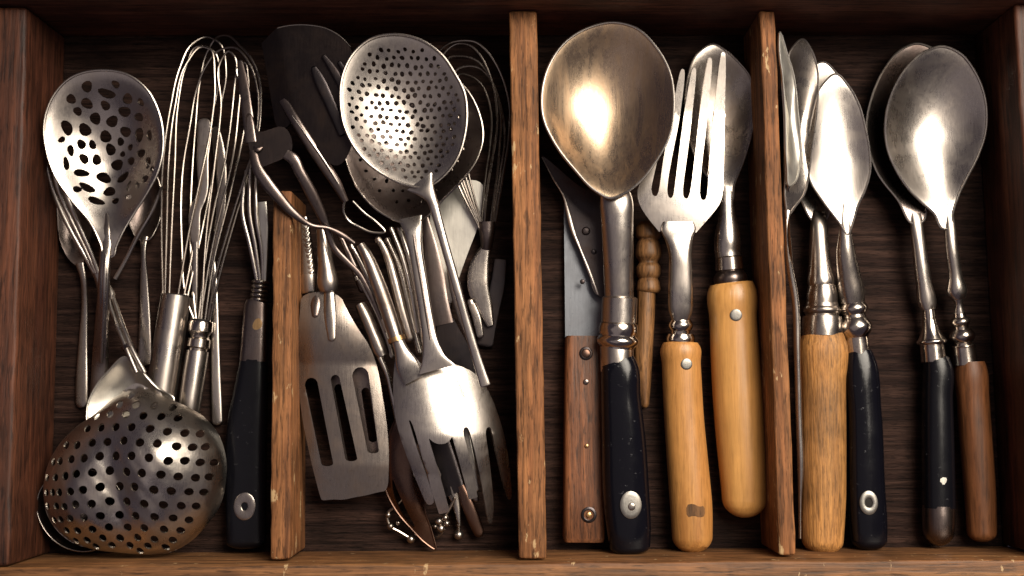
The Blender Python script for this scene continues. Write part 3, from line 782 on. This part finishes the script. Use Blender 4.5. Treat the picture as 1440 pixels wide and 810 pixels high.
part('head', plate(oO, [], zO, 34, 1.4, 4), STEEL, sharp=45)
part('neck', loft([(559, 478, 31, 18, 14), (564, 492, 31.5, 20, 10), (572, 512, 33, 30, 5), (582, 535, 36.2, 30, 2)]), STEEL)
part('ferrule', loft([(556.5, 474, 31, 25, 23), (558.5, 480, 31, 26, 24)], smooth=False, seg=24), BRASS)
part('handle', loft([(507, 344, 36, 12, 12), (515, 358, 36, 16, 16), (529, 392, 34, 20, 20), (544, 434, 32, 21, 21), (557, 475, 31, 21, 21)], seg=24), RUST)

# skimmer beneath
def ring_holes(D, spacing, r, jit, seed, lim=.9, shrink=True):
    rn = random.Random(seed); hs = []; mn, mx = D.out.min(0), D.out.max(0)
    y = mn[1]; row = 0
    while y < mx[1]:
        x = mn[0] + (row % 2)*spacing/2
        while x < mx[0]:
            px, py = x+rn.uniform(-jit, jit), y+rn.uniform(-jit, jit)
            p = float(D.rho(px, py))
            if p < lim:
                rr = r*(1-.30*p if shrink else 1)*rn.uniform(.78, 1.1)
                c = np.array((px, py))
                if all(abs(h[0]-px) + abs(h[1]-py) > 2.0*r for h in hs): hs.append((px, py, rr, rn.uniform(.8, 1.25), rn.uniform(0, 180)))
            x += spacing
        y += spacing*.866; row += 1
    return [blob(a, b, c*math.sqrt(e), c/math.sqrt(e), f, 9, .1, rn) for a, b, c, e, f in hs]

thing('dark_skimmer', 'dark wide skimmer spoon with a grooved bright handle under the round skimmer', 'skimmer', 583, 350, 12)
oN = [(580, 88), (622, 97), (655, 124), (674, 160), (679, 192), (671, 222), (652, 250), (625, 277), (602, 302), (580, 316), (556, 309), (528, 293), (505, 268), (489, 234), (481, 195), (486, 155), (505, 120), (538, 97)]
D = Dish(oN, (580, 205), 38, 15, q=.9, tilt=(0, 0))
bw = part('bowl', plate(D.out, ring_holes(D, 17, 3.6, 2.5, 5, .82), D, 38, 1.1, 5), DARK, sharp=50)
part('rim', rim(D, 1.5), NICKEL, bw)
hd = part('handle', loft([(577, 306, 36.5, 34, 4), (580, 322, 38, 27, 7), (584, 350, 38, 21, 9), (592, 400, 38, 20, 9), (600, 450, 39, 20, 9), (606, 485, 40, 24, 7), (610, 505, 40, 34, 4), (614, 520, 39.4, 54, 2.2)], e=2.4, seg=24), STEEL)
part('groove', loft([(581, 330, 39.6, 3, 2), (585, 355, 40, 4, 2.4), (593, 400, 40, 4, 2.4), (601, 450, 41, 4, 2.4), (605, 478, 41.2, 3, 2)], seg=8), DARK, hd)

# masher over the divider, and the wide turner behind
thing('wide_turner', 'wide dark folded turner blade with raised flange leaning on the back board', 'turner', 430, 130, 40)
oK = chaikin([(367, 60), (367, 60), (389, 40), (392, 38), (410, 35), (436, 35), (460, 40), (480, 52), (494, 66), (504, 110), (505, 160), (494, 215), (474, 240), (446, 212), (424, 186), (411, 164), (407, 178), (388, 184), (381, 142), (375, 104)], 2)
def zK(x, y):
    bx = 390 + (y-40)*.2
    d = x - bx
    return 51.0 + .05*d - .03*np.sqrt(d*d+30)
bw = part('blade', plate(oK, [], zK, 50, 1.3, 2.6), IRON, sharp=60)
part('edge', loft([(390, 39.5, 51, 2.2, 2), (400, 37, 51.2, 2.2, 2), (410, 35.5, 51.4, 2.2, 2), (436, 35.5, 51.9, 2.2, 2), (460, 40.5, 52.4, 2.2, 2), (480, 52.5, 52.8, 2, 2), (493, 66, 53, 1.4, 2)], seg=8), DULL, bw)
part('handle', loft([(398, 140, 49.6, 12, 3), (414, 167, 51.4, 14, 6), (432, 196, 51, 16, 8), (453, 228, 48, 17, 9), (473, 258, 44, 15, 9), (486, 283, 40, 9, 8)], e=2.4), DARK)
part('bright_edge', loft([(411, 163, 52.2, 1.5, 2), (433, 193, 53.0, 3.5, 3), (456, 226, 50.6, 3, 3), (476, 258, 46.2, 2.5, 3)], seg=8), STEEL)
part('hanging_loop', wire([(485, 280, 40), (483, 296, 38), (490, 310, 36), (505, 319, 35), (525, 327, 34), (541, 326, 33), (530, 313, 34), (512, 299, 35), (496, 283, 38)], 1.8), DULL)

thing('meat_masher', 'old brown iron masher with a plate and two bowed legs lying across the short divider', 'masher', 385, 230, 40)
oL = chaikin([(344, 160), (350, 205), (353, 216), (366, 237), (382, 230), (397, 224), (412, 213), (410, 190), (398, 176), (380, 182), (362, 188), (356, 160)], 2)
part('plate', plate(oL, [], lambda x, y: 54.5 - .02*(x-380), 54, 1.6, 6), IRON)
part('prong', loft([(337, 84, 50, 8, 4), (342, 115, 52, 14, 4), (347, 150, 54, 15, 4), (353, 200, 54.4, 17, 4)], e=3, cap0=.4), DARK)
part('plate_rib', loft([(358, 205, 56, 4, 3), (362, 210, 56.5, 8, 4), (369, 207, 56, 3, 3)], seg=10), DARK)
part('leg', loft([(356, 212, 54, 12, 6), (362, 236, 54.5, 16, 8), (374, 255, 54, 18, 9), (390, 275, 53, 16, 9), (414, 301, 50, 12, 8), (438, 317, 46, 7, 6), (462, 321, 43, 6, 5), (482, 331, 40, 8, 5), (498, 342, 37, 6, 5)], e=2.3), DARK)
part('leg', loft([(402, 216, 54.5, 16, 5), (411, 222, 54, 17, 8), (422, 242, 52, 16, 10), (436, 268, 48, 17, 10), (450, 297, 43, 15, 9), (460, 322, 39, 11, 7), (468, 345, 36, 9, 5), (489, 369, 33, 8, 4), (504, 384, 31, 8, 4), (516, 404, 30, 7, 3), (536, 449, 27, 5, 3)], e=2.4), DARK)

thing('tarnished_fork', 'tarnished brown fork tines lying on the wide dark turner blade', 'fork', 460, 130, 40)
part('tine', loft([(440, 93, 54, 8, 3), (447, 108, 54, 14, 3), (463, 142, 54, 15, 3), (484, 188, 54, 16, 3)], e=3, cap0=.4), BLACKISH)
part('tine', loft([(454, 77, 54, 6, 3), (466, 94, 54, 10, 3), (484, 128, 54, 12, 3), (494, 165, 54, 12, 3)], e=3, cap0=.4), BLACKISH)
part('tine', loft([(476, 86, 54, 6, 3), (486, 102, 54, 8, 3), (496, 130, 54, 8, 3)], e=3, cap0=.4), BLACKISH)

# round skimmer on top
thing('round_skimmer', 'round pewter skimmer with many tiny holes and a long thin handle, topmost of its pile', 'skimmer', 585, 200, 30)
oM = [(558, 50), (522, 58), (498, 79), (484, 107), (480, 144), (485, 178), (498, 206), (516, 228), (541, 246), (572, 259), (597, 262), (622, 246), (642, 220), (653, 186), (656, 155), (652, 126), (639, 101), (621, 76), (593, 57)]
D = Dish(oM, (568, 158), 58, 13, q=1.0, flange=1.0, tilt=(-.05, -.02))
bw = part('bowl', plate(D.out, ring_holes(D, 11.4, 4.0, 2.0, 3, .9), D, 57, 1.1, 4.0), STEEL, sharp=50)
part('rim', rim(D, 1.9), DULL, bw)
part('neck', loft([(590, 255, 53.5, 44, 4), (598, 266, 54.4, 28, 7), (606, 278, 54.8, 17, 9), (612, 294, 54.5, 14, 9)], seg=20), STEEL)
part('handle', loft([(610, 288, 54.8, 14.5, 9.5), (620, 325, 54, 13, 9), (640, 396, 52, 13, 9), (660, 468, 48, 13, 8), (673, 512, 46, 14, 6), (683, 544, 45, 15, 4)], e=2.4, cap1=.15), STEEL)

# ================================================================== COMPARTMENT 3
thing('wooden_knife', 'old carving knife with a riveted brown walnut slab handle and grey blade', 'knife', 822, 480)
oB = chaikin([(793, 286), (793, 286), (798, 300), (815, 330), (852, 360), (852, 478), (852, 478), (795, 478), (795, 478)], 2)
part('blade', plate(oB, [], lambda x, y: 6 + 0*x, 6, 1.4, 12), BLUED)
hd = part('handle', loft([(821, 473, 8, 50, 34), (821, 478, 8, 53, 36), (820, 600, 8, 54, 36), (821, 700, 8, 57, 36), (821, 755, 8, 58, 36), (821, 761, 8, 54, 32)], smooth=False, e=6, seg=40), WALNUT)
ZA = 8 + 18*.42
for x, y, r, m in ((824, 497, 6, BROWN), (824, 537, 4, DARK), (825, 627, 3, BRASS), (828, 724, 4, BRASS)):
    part('rivet', stud(hd, x, y, r, r, .9), m, hd)
for x, y, r in ((824, 497, 9.5), (828, 724, 11)):
    part('washer', stud(hd, x, y, r, r, .6, hole=.62), BLACKISH, hd)

thing('black_spring_blade', 'blackened riveted steel blade with one bright curved edge beside the walnut knife', 'blade', 825, 350)
oD = [(762, 221), (777, 250), (793, 277), (800, 305), (814, 348), (826, 378), (841, 416), (858, 418), (862, 330), (850, 285), (815, 262)]
Dp = Dish(oD, (825, 335), 13, -.6)
bw = part('blade', plate(Dp.out, [], lambda x, y: 13.5 + .02*(x-800), 13, 1.3, 8), BLACKISH)
part('bright_edge', loft([(762, 221, 13, 1, 2), (777, 250, 13.2, 2, 2), (793, 277, 13.4, 3, 2), (799, 298, 13.6, 6, 2), (806, 325, 13.8, 6, 2), (815, 348, 14, 3.5, 2), (828, 380, 14.2, 5, 2.4), (841, 414, 14.3, 3, 2)], seg=10), STEEL, bw)
for x, y, r in ((824, 325, 6), (835, 354, 4), (819, 396, 3.5)):
    part('rivet', disc(x, y, 14, r, r, .7), BLACKISH, bw)

thing('turned_stick', 'small turned wooden handle with beads and tapering shaft beside the wide fork', 'handle', 908, 430)
part('beads', loft([(912, y, 8, w, w) for y, w in ((312, 24), (318, 34), (328, 36), (334, 34), (337, 28), (341, 32), (350, 36), (362, 35), (367, 28), (370, 27), (374, 33), (382, 35), (389, 31), (392, 27), (395, 30), (402, 33), (409, 33), (412, 28))], sub=3, seg=24), STICK)
part('shaft', loft([(909, 410, 8, 26, 26), (908, 450, 8, 25, 25), (905, 486, 7, 27, 25), (905, 530, 6, 22, 20), (907, 574, 5, 11, 11)], cap1=.6), STICK)

# serving spoon with pale handle (under the fork)
thing('leaf_spoon', 'leaf shaped serving spoon with a smooth pale yellow wooden handle', 'spoon', 1035, 420)
oF = [(1003, 62), (1021, 71), (1040, 88), (1054, 106), (1060, 128), (1061, 160), (1055, 198), (1044, 232), (1032, 262), (1027, 285), (1018, 285), (1006, 262), (984, 232), (968, 190), (964, 150), (967, 110), (980, 76)]
D = Dish(oF, (1013, 165), 19, 9, q=1.0)
bw = part('bowl', bowl(D), DULL); part('rim', rim(D, 1.3), DULL, bw)
part('neck', loft([(1023, 262, 17.5, 17, 4), (1023, 280, 18.5, 18, 8), (1023, 300, 18, 22, 14), (1023, 322, 17, 33, 24), (1023, 338, 16, 37, 30), (1023, 356, 15, 36, 30), (1024, 362, 15, 35, 30)], seg=28), STEEL)
part('ferrule', beads((1024.5, 360, 14.7), (1026, 381, 14), [(360, 362, 34, 38, 0), (362, 379, 38, 40, 0), (379, 381, 40, 36, 0)]), NICKEL)
part('collar', beads((1026, 380, 14), (1028, 401, 14), [(380, 382, 35, 37, 0), (382, 398, 38, 46, 5), (398, 401, 44, 44, 0)]), DARK)
hd = part('handle', loft([(1028, 399, 14, 60, 52), (1028.5, 403, 14, 64, 56), (1031, 450, 13.5, 66, 58), (1037, 552, 13, 69, 60), (1042, 620, 13, 68, 60), (1046, 678, 13, 64, 58), (1047.5, 728, 13, 58, 54)], e=2.2, cap1=.42, seg=32), BEECH2)
part('rivet', stud(hd, 1035, 443, 8.5, 8.5, .6), RIVET, hd)

# wide fork
thing('wide_fork', 'wide five tined serving fork with a honey coloured wooden handle', 'fork', 958, 400)
oE = chaikin([(928, 325), (928, 325), (911, 305), (899, 286), (896, 267), (904, 250), (914, 215), (924, 170), (934, 120), (939, 118), (941, 124), (936, 170), (926, 220), (916, 262), (917, 272), (921, 276), (925, 274), (928, 262), (933, 222), (943, 165), (954, 104), (958, 100), (962, 105), (957, 160), (945, 220), (938, 262), (939, 275), (943, 279), (947, 276), (949, 262), (954, 222), (961, 165), (970, 103), (974, 98), (978, 103), (973, 165), (966, 222), (960, 264), (961, 277), (965, 280), (969, 277), (972, 264), (977, 222), (983, 165), (992, 88), (996, 85), (1000, 90), (995, 165), (988, 222), (984, 266), (985, 278), (989, 282), (994, 279), (996, 264), (998, 222), (1004, 165), (1010, 82), (1014, 77), (1019, 82), (1020, 165), (1019, 222), (1018, 262), (1016, 282), (1003, 300), (980, 326), (980, 326), (966, 318), (952, 315), (940, 317)], 2)
def zE(x, y):
    return 27 - 3.0*np.clip((y-250)/75, -1.2, 1)**2*.8 + 12*np.clip((245-y)/165, 0, 1)**1.6 - .0006*(x-957)**2
part('head', plate(oE, [], zE, 27, 1.6, 5), STEEL, sharp=40)
part('neck', loft([(954, 312, 25, 44, 6), (954, 322, 25, 50, 9), (955, 336, 25, 40, 16), (956, 352, 24.5, 33, 22), (957, 385, 23, 33, 24), (957, 418, 21, 35, 24), (957, 438, 19, 33, 24), (957, 450, 18, 25, 20)], e=2.9, seg=28), STEEL)
part('collar', beads((957, 446, 17), (957, 485, 15), [(446, 450, 24, 29, 0), (450, 465, 29, 29, 6), (465, 469, 27, 27, 0), (469, 484, 36, 37, 4)]), NICKEL)
hd = part('handle', loft([(957, 482, 14.5, 48, 44), (957, 486, 14.5, 53, 48), (958, 512, 14, 54, 50), (962, 590, 13, 55, 52), (967, 653, 13, 57, 54), (972, 715, 13, 58, 54), (974, 778, 13, 54, 50)], e=2.15, cap1=.42, seg=32), BEECH)
part('rivet', stud(hd, 965.5, 512, 8, 8, .6), RIVET, hd)
part('burn_mark', patch(hd, chaikin([(965, 710), (975, 708), (983, 713), (991, 711), (992, 726), (984, 728), (976, 725), (966, 728)], 1)), CHAR, hd)

# big spoon
thing('big_spoon', 'big round bronze toned serving spoon with a glossy black handle', 'spoon', 866, 420, 5)
oC = [(762, 133), (769, 99), (794, 59), (829, 37), (863, 30), (895, 38), (924, 66), (942, 100), (948, 143), (942, 188), (922, 227), (898, 257), (878, 272), (858, 279), (838, 269), (809, 239), (779, 199), (764, 165)]
D = Dish(oC, (856, 150), 46, 17, q=1.0, tilt=(0, .01))
bw = part('bowl', bowl(D, 1.3, 40), BRONZE); part('rim', rim(D, 1.7), STEEL, bw)
part('shank', loft([(862, 262, 40, 36, 6), (866, 280, 39, 46, 26), (868, 310, 37, 46, 32), (869, 350, 33, 44, 34), (870, 400, 28, 41, 34), (870.5, 420, 26, 41, 34)], seg=32), BRONZE if False else STEEL)
part('ferrule', beads((871.5, 417, 26), (870, 455, 24.5), [(417, 419, 44, 50, 0), (419, 453, 50, 50, 0), (453, 455, 50, 46, 0)]), STEEL)
part('collar', beads((870, 454, 24.4), (868, 490, 23), [(454, 455, 48, 52, 0), (455, 470, 52, 53, 2.5), (470, 472, 50, 50, 0), (472, 487, 51, 51, 8), (487, 490, 48, 47, 0)]), NICKEL)
part('cup', loft([(867, 487, 23, 47, 44), (867.5, 500, 23, 47, 45), (868, 522, 22.5, 47, 45)], seg=32), STEEL)
hd = part('handle', loft([(868, 508, 22.5, 48, 46), (870, 514, 22.5, 51, 48), (873, 560, 22, 55, 50), (877, 620, 21, 61, 52), (880, 690, 20, 64, 52), (884, 745, 20, 61, 50), (886, 781, 20, 54, 44)], e=2.5, cap1=.22, seg=36), EBONY)
part('rivet', stud(hd, 887, 710, 15, 19, .9), RIVET, hd)
part('rivet_pin', stud(hd, 888, 712, 5, 5.5, .7, lift=1.0), DULL, hd)
part('end_pin', loft([(890, 776, 20, 18, 10), (891, 783, 20, 18, 10)], smooth=False, seg=16), STEEL, hd)

# ================================================================== COMPARTMENT 4
thing('oak_spoon', 'long spoon with a thick grainy oak handle and broad ferrule', 'spoon', 1155, 420)
oH = [(1158, 87), (1176, 102), (1188, 140), (1190, 200), (1180, 255), (1168, 290), (1162, 308), (1152, 318), (1141, 309), (1128, 284), (1116, 240), (1114, 180), (1124, 125), (1140, 95)]
D = Dish(oH, (1152, 200), 14, 6)
bw = part('bowl', bowl(D), STEEL); part('rim', rim(D, 1.2), STEEL, bw)
part('shank', loft([(1152, 296, 13, 18, 5), (1152, 312, 14, 24, 14), (1152, 340, 14, 27, 22), (1154, 380, 14, 34, 28), (1155, 398, 14, 38, 32), (1155.5, 402, 14, 36, 31)], seg=28), DULL)
part('ferrule', beads((1156, 399, 13.6), (1156, 474, 13.2), [(399, 402, 34, 38, 0), (402, 426, 38, 43, 2), (426, 431, 44, 47, 0), (431, 442, 47, 47, 5), (442, 445, 46, 46, 0), (445, 472, 54, 57, 1.5), (472, 474, 57, 54, 0)]), DULL)
part('handle', loft([(1156, 470, 13, 56, 52), (1156.5, 476, 13, 61, 56), (1157, 540, 13, 62, 57), (1157, 638, 13, 63, 57), (1158, 700, 13, 60, 56), (1156, 780, 13, 54, 50)], e=2.3, cap1=.36, seg=32), PITTED)

thing('leaning_spoon', 'thin flat handled spoon standing on edge against the narrow divider', 'spoon', 1115, 420)
oG2 = [(1130, 55), (1143, 68), (1153, 92), (1155, 118), (1151, 165), (1144, 213), (1138, 250), (1130, 275), (1116, 292), (1106, 304), (1101, 285), (1102, 240), (1103, 180), (1103, 120), (1112, 70)]
D = Dish(oG2, (1128, 170), 33, 7, tilt=(-.22, 0))
bw = part('bowl', bowl(D), DULL); part('rim', rim(D, 1.2), STEEL, bw)
part('handle', loft([(1108, 296, 38, 10, 6), (1106, 312, 38, 4, 10), (1106, 350, 34, 4, 12), (1111, 380, 31, 9, 12), (1118, 420, 28, 10, 12), (1121, 500, 24, 9, 12), (1124, 600, 20, 9, 10), (1126, 660, 18, 9, 10), (1125, 700, 16, 5, 8), (1125, 757, 14, 4, 6)], e=2.3, seg=14), STEEL)

thing('slender_spoon', 'slender pale spoon bowl on edge squeezed between the narrow divider and the next spoon', 'spoon', 1112, 170, 10)
oG1 = [(1094, 49), (1105, 74), (1117, 107), (1124, 158), (1128, 200), (1126, 232), (1119, 255), (1110, 262), (1106, 236), (1103, 163), (1099, 114), (1093, 70)]
D = Dish(oG1, (1113, 170), 43, 3.5, tilt=(-.25, 0))
bw = part('bowl', bowl(D), PALE); part('rim', rim(D, 1.1), PALE, bw)
part('handle', loft([(1110, 255, 41, 7, 4), (1107, 275, 35, 4, 6), (1108, 300, 26, 4, 8), (1112, 350, 15, 5, 8), (1116, 420, 8, 6, 8)], seg=12), DULL)

thing('oval_spoon', 'bright oval spoon with swirling scratches and a black handle ending in a ringed rivet', 'spoon', 1200, 420)
oI = [(1176, 104), (1193, 120), (1208, 146), (1217, 178), (1223, 213), (1224, 240), (1217, 267), (1206, 291), (1199, 314), (1192, 330), (1180, 313), (1157, 282), (1138, 250), (1137, 215), (1143, 158), (1154, 123)]
D = Dish(oI, (1181, 205), 26, 5, tilt=(.0, 0))
bw = part('bowl', bowl(D, 1.2, 36), STEEL); part('rim', rim(D, 1.2), STEEL, bw)
part('shank', neck(D, [(1188, 280, 3, 2), (1188, 298, 9, 3), (1189, 314, 15, 5)], [(1189, 330, 24, 19, 12), (1189, 350, 22, 26, 20), (1193, 385, 18, 34, 28), (1197, 412, 15, 38, 33), (1198.5, 424, 14, 36, 32)], seg=28), DULL)
part('collar', beads((1199, 422, 14), (1206.5, 497, 12), [(422, 426, 33, 33, 0), (426, 442, 34, 34, 7), (442, 446, 32, 33, 0), (446, 474, 34, 34, 13), (474, 477, 33, 33, 0), (477, 497, 34, 35, 0)]), NICKEL)
hd = part('handle', loft([(1207, 494, 12, 34, 32), (1208, 500, 12, 38, 34), (1215, 579, 11.5, 46, 40), (1218, 678, 11.5, 49, 42), (1221, 745, 11.5, 50, 42), (1222, 774, 11.5, 46, 40)], e=2.6, cap1=.3, seg=32), EBONY)
part('rivet', stud(hd, 1221.5, 707, 12.5, 16.5, .9, hole=.42), RIVET, hd)
part('rivet_hole', stud(hd, 1221.5, 707, 6, 7.5, .25), HOLE, hd)

thing('shaded_spoon', 'shaded spoon lying under its twin, with scuffed black handle and metal end cap', 'spoon', 1300, 420)
oJ2 = [(1289, 61), (1310, 67), (1332, 88), (1346, 125), (1348, 165), (1342, 210), (1325, 250), (1305, 285), (1297, 312), (1286, 315), (1262, 279), (1235, 244), (1222, 207), (1219, 172), (1227, 135), (1244, 97), (1270, 68)]
D = Dish(oJ2, (1283, 170), 17, 10)
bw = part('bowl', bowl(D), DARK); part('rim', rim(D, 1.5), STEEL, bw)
part('shank', loft([(1288, 300, 16, 17, 5), (1289, 316, 16.5, 18, 10), (1292, 345, 16, 19, 15), (1299, 398, 14, 22, 18), (1305, 434, 12, 21, 18), (1305.3, 436, 12, 19, 17)], seg=24), STEEL)
part('collar', beads((1305.5, 435, 12), (1313, 508, 11), [(435, 447, 18, 19, 0), (447, 449, 17, 17, 0), (449, 477, 20, 37, -4), (477, 484, 38, 38, 4), (484, 487, 33, 33, 0), (487, 508, 34, 35, 0)]), NICKEL)
hd = part('handle', loft([(1315, 505, 11, 35, 34), (1317, 511, 11, 38, 36), (1318, 560, 11, 41, 38), (1318.5, 615, 11, 43, 40), (1320, 714, 11, 44, 40)], e=2.3, seg=28), EBONY2)
part('end_cap', loft([(1320, 711, 11, 44.5, 41), (1320, 725, 11, 45, 42), (1320, 745, 11, 43, 40), (1320, 768, 11, 34, 32)], cap1=.5, seg=28), DARK)
part('chip', patch(hd, blob(1327, 676, 4, 6, 30, 10, .3)), PALE, hd)

thing('top_spoon', 'large polished spoon lying over its shaded twin, with a reddish wooden handle', 'spoon', 1350, 420)
oK2 = [(1321, 68), (1298, 75), (1274, 96), (1256, 126), (1247, 158), (1246, 185), (1250, 209), (1262, 236), (1280, 262), (1298, 280), (1318, 298), (1332, 320), (1342, 318), (1344, 300), (1351, 277), (1363, 250), (1378, 218), (1387, 188), (1388, 158), (1382, 129), (1369, 102), (1348, 78)]
D = Dish(oK2, (1318, 172), 29, 12, tilt=(0, -.04))
bw = part('bowl', bowl(D, 1.2, 40), STEEL); part('rim', rim(D, 1.5), STEEL, bw)
part('shank', neck(D, [(1334, 272, 3, 2), (1335, 290, 7, 3), (1336, 306, 12, 5)], [(1336.5, 322, 22.6, 15, 10), (1338, 345, 22, 17, 14), (1343, 385, 19, 18, 16), (1347, 420, 16, 19, 17), (1347.4, 422, 16, 15, 14), (1349, 440, 14.5, 15, 14)], seg=24), STEEL)
part('collar', beads((1349, 439, 14.3), (1358, 512, 12), [(439, 446, 15, 17, 0), (446, 459, 20, 20, 8), (459, 463, 19, 19, 0), (463, 482, 25, 25, 10), (482, 485, 24, 24, 0), (485, 488, 31, 31, 2), (488, 512, 31, 34, 0)]), NICKEL)
part('handle', loft([(1364, 509, 12, 38, 35), (1364.6, 516, 12, 42, 38), (1368, 560, 11.5, 43, 39), (1372, 615, 11, 43, 40), (1379, 710, 10.5, 41, 38), (1381, 762, 10, 38, 36)], e=2.2, cap1=.35, seg=28), AMBER)
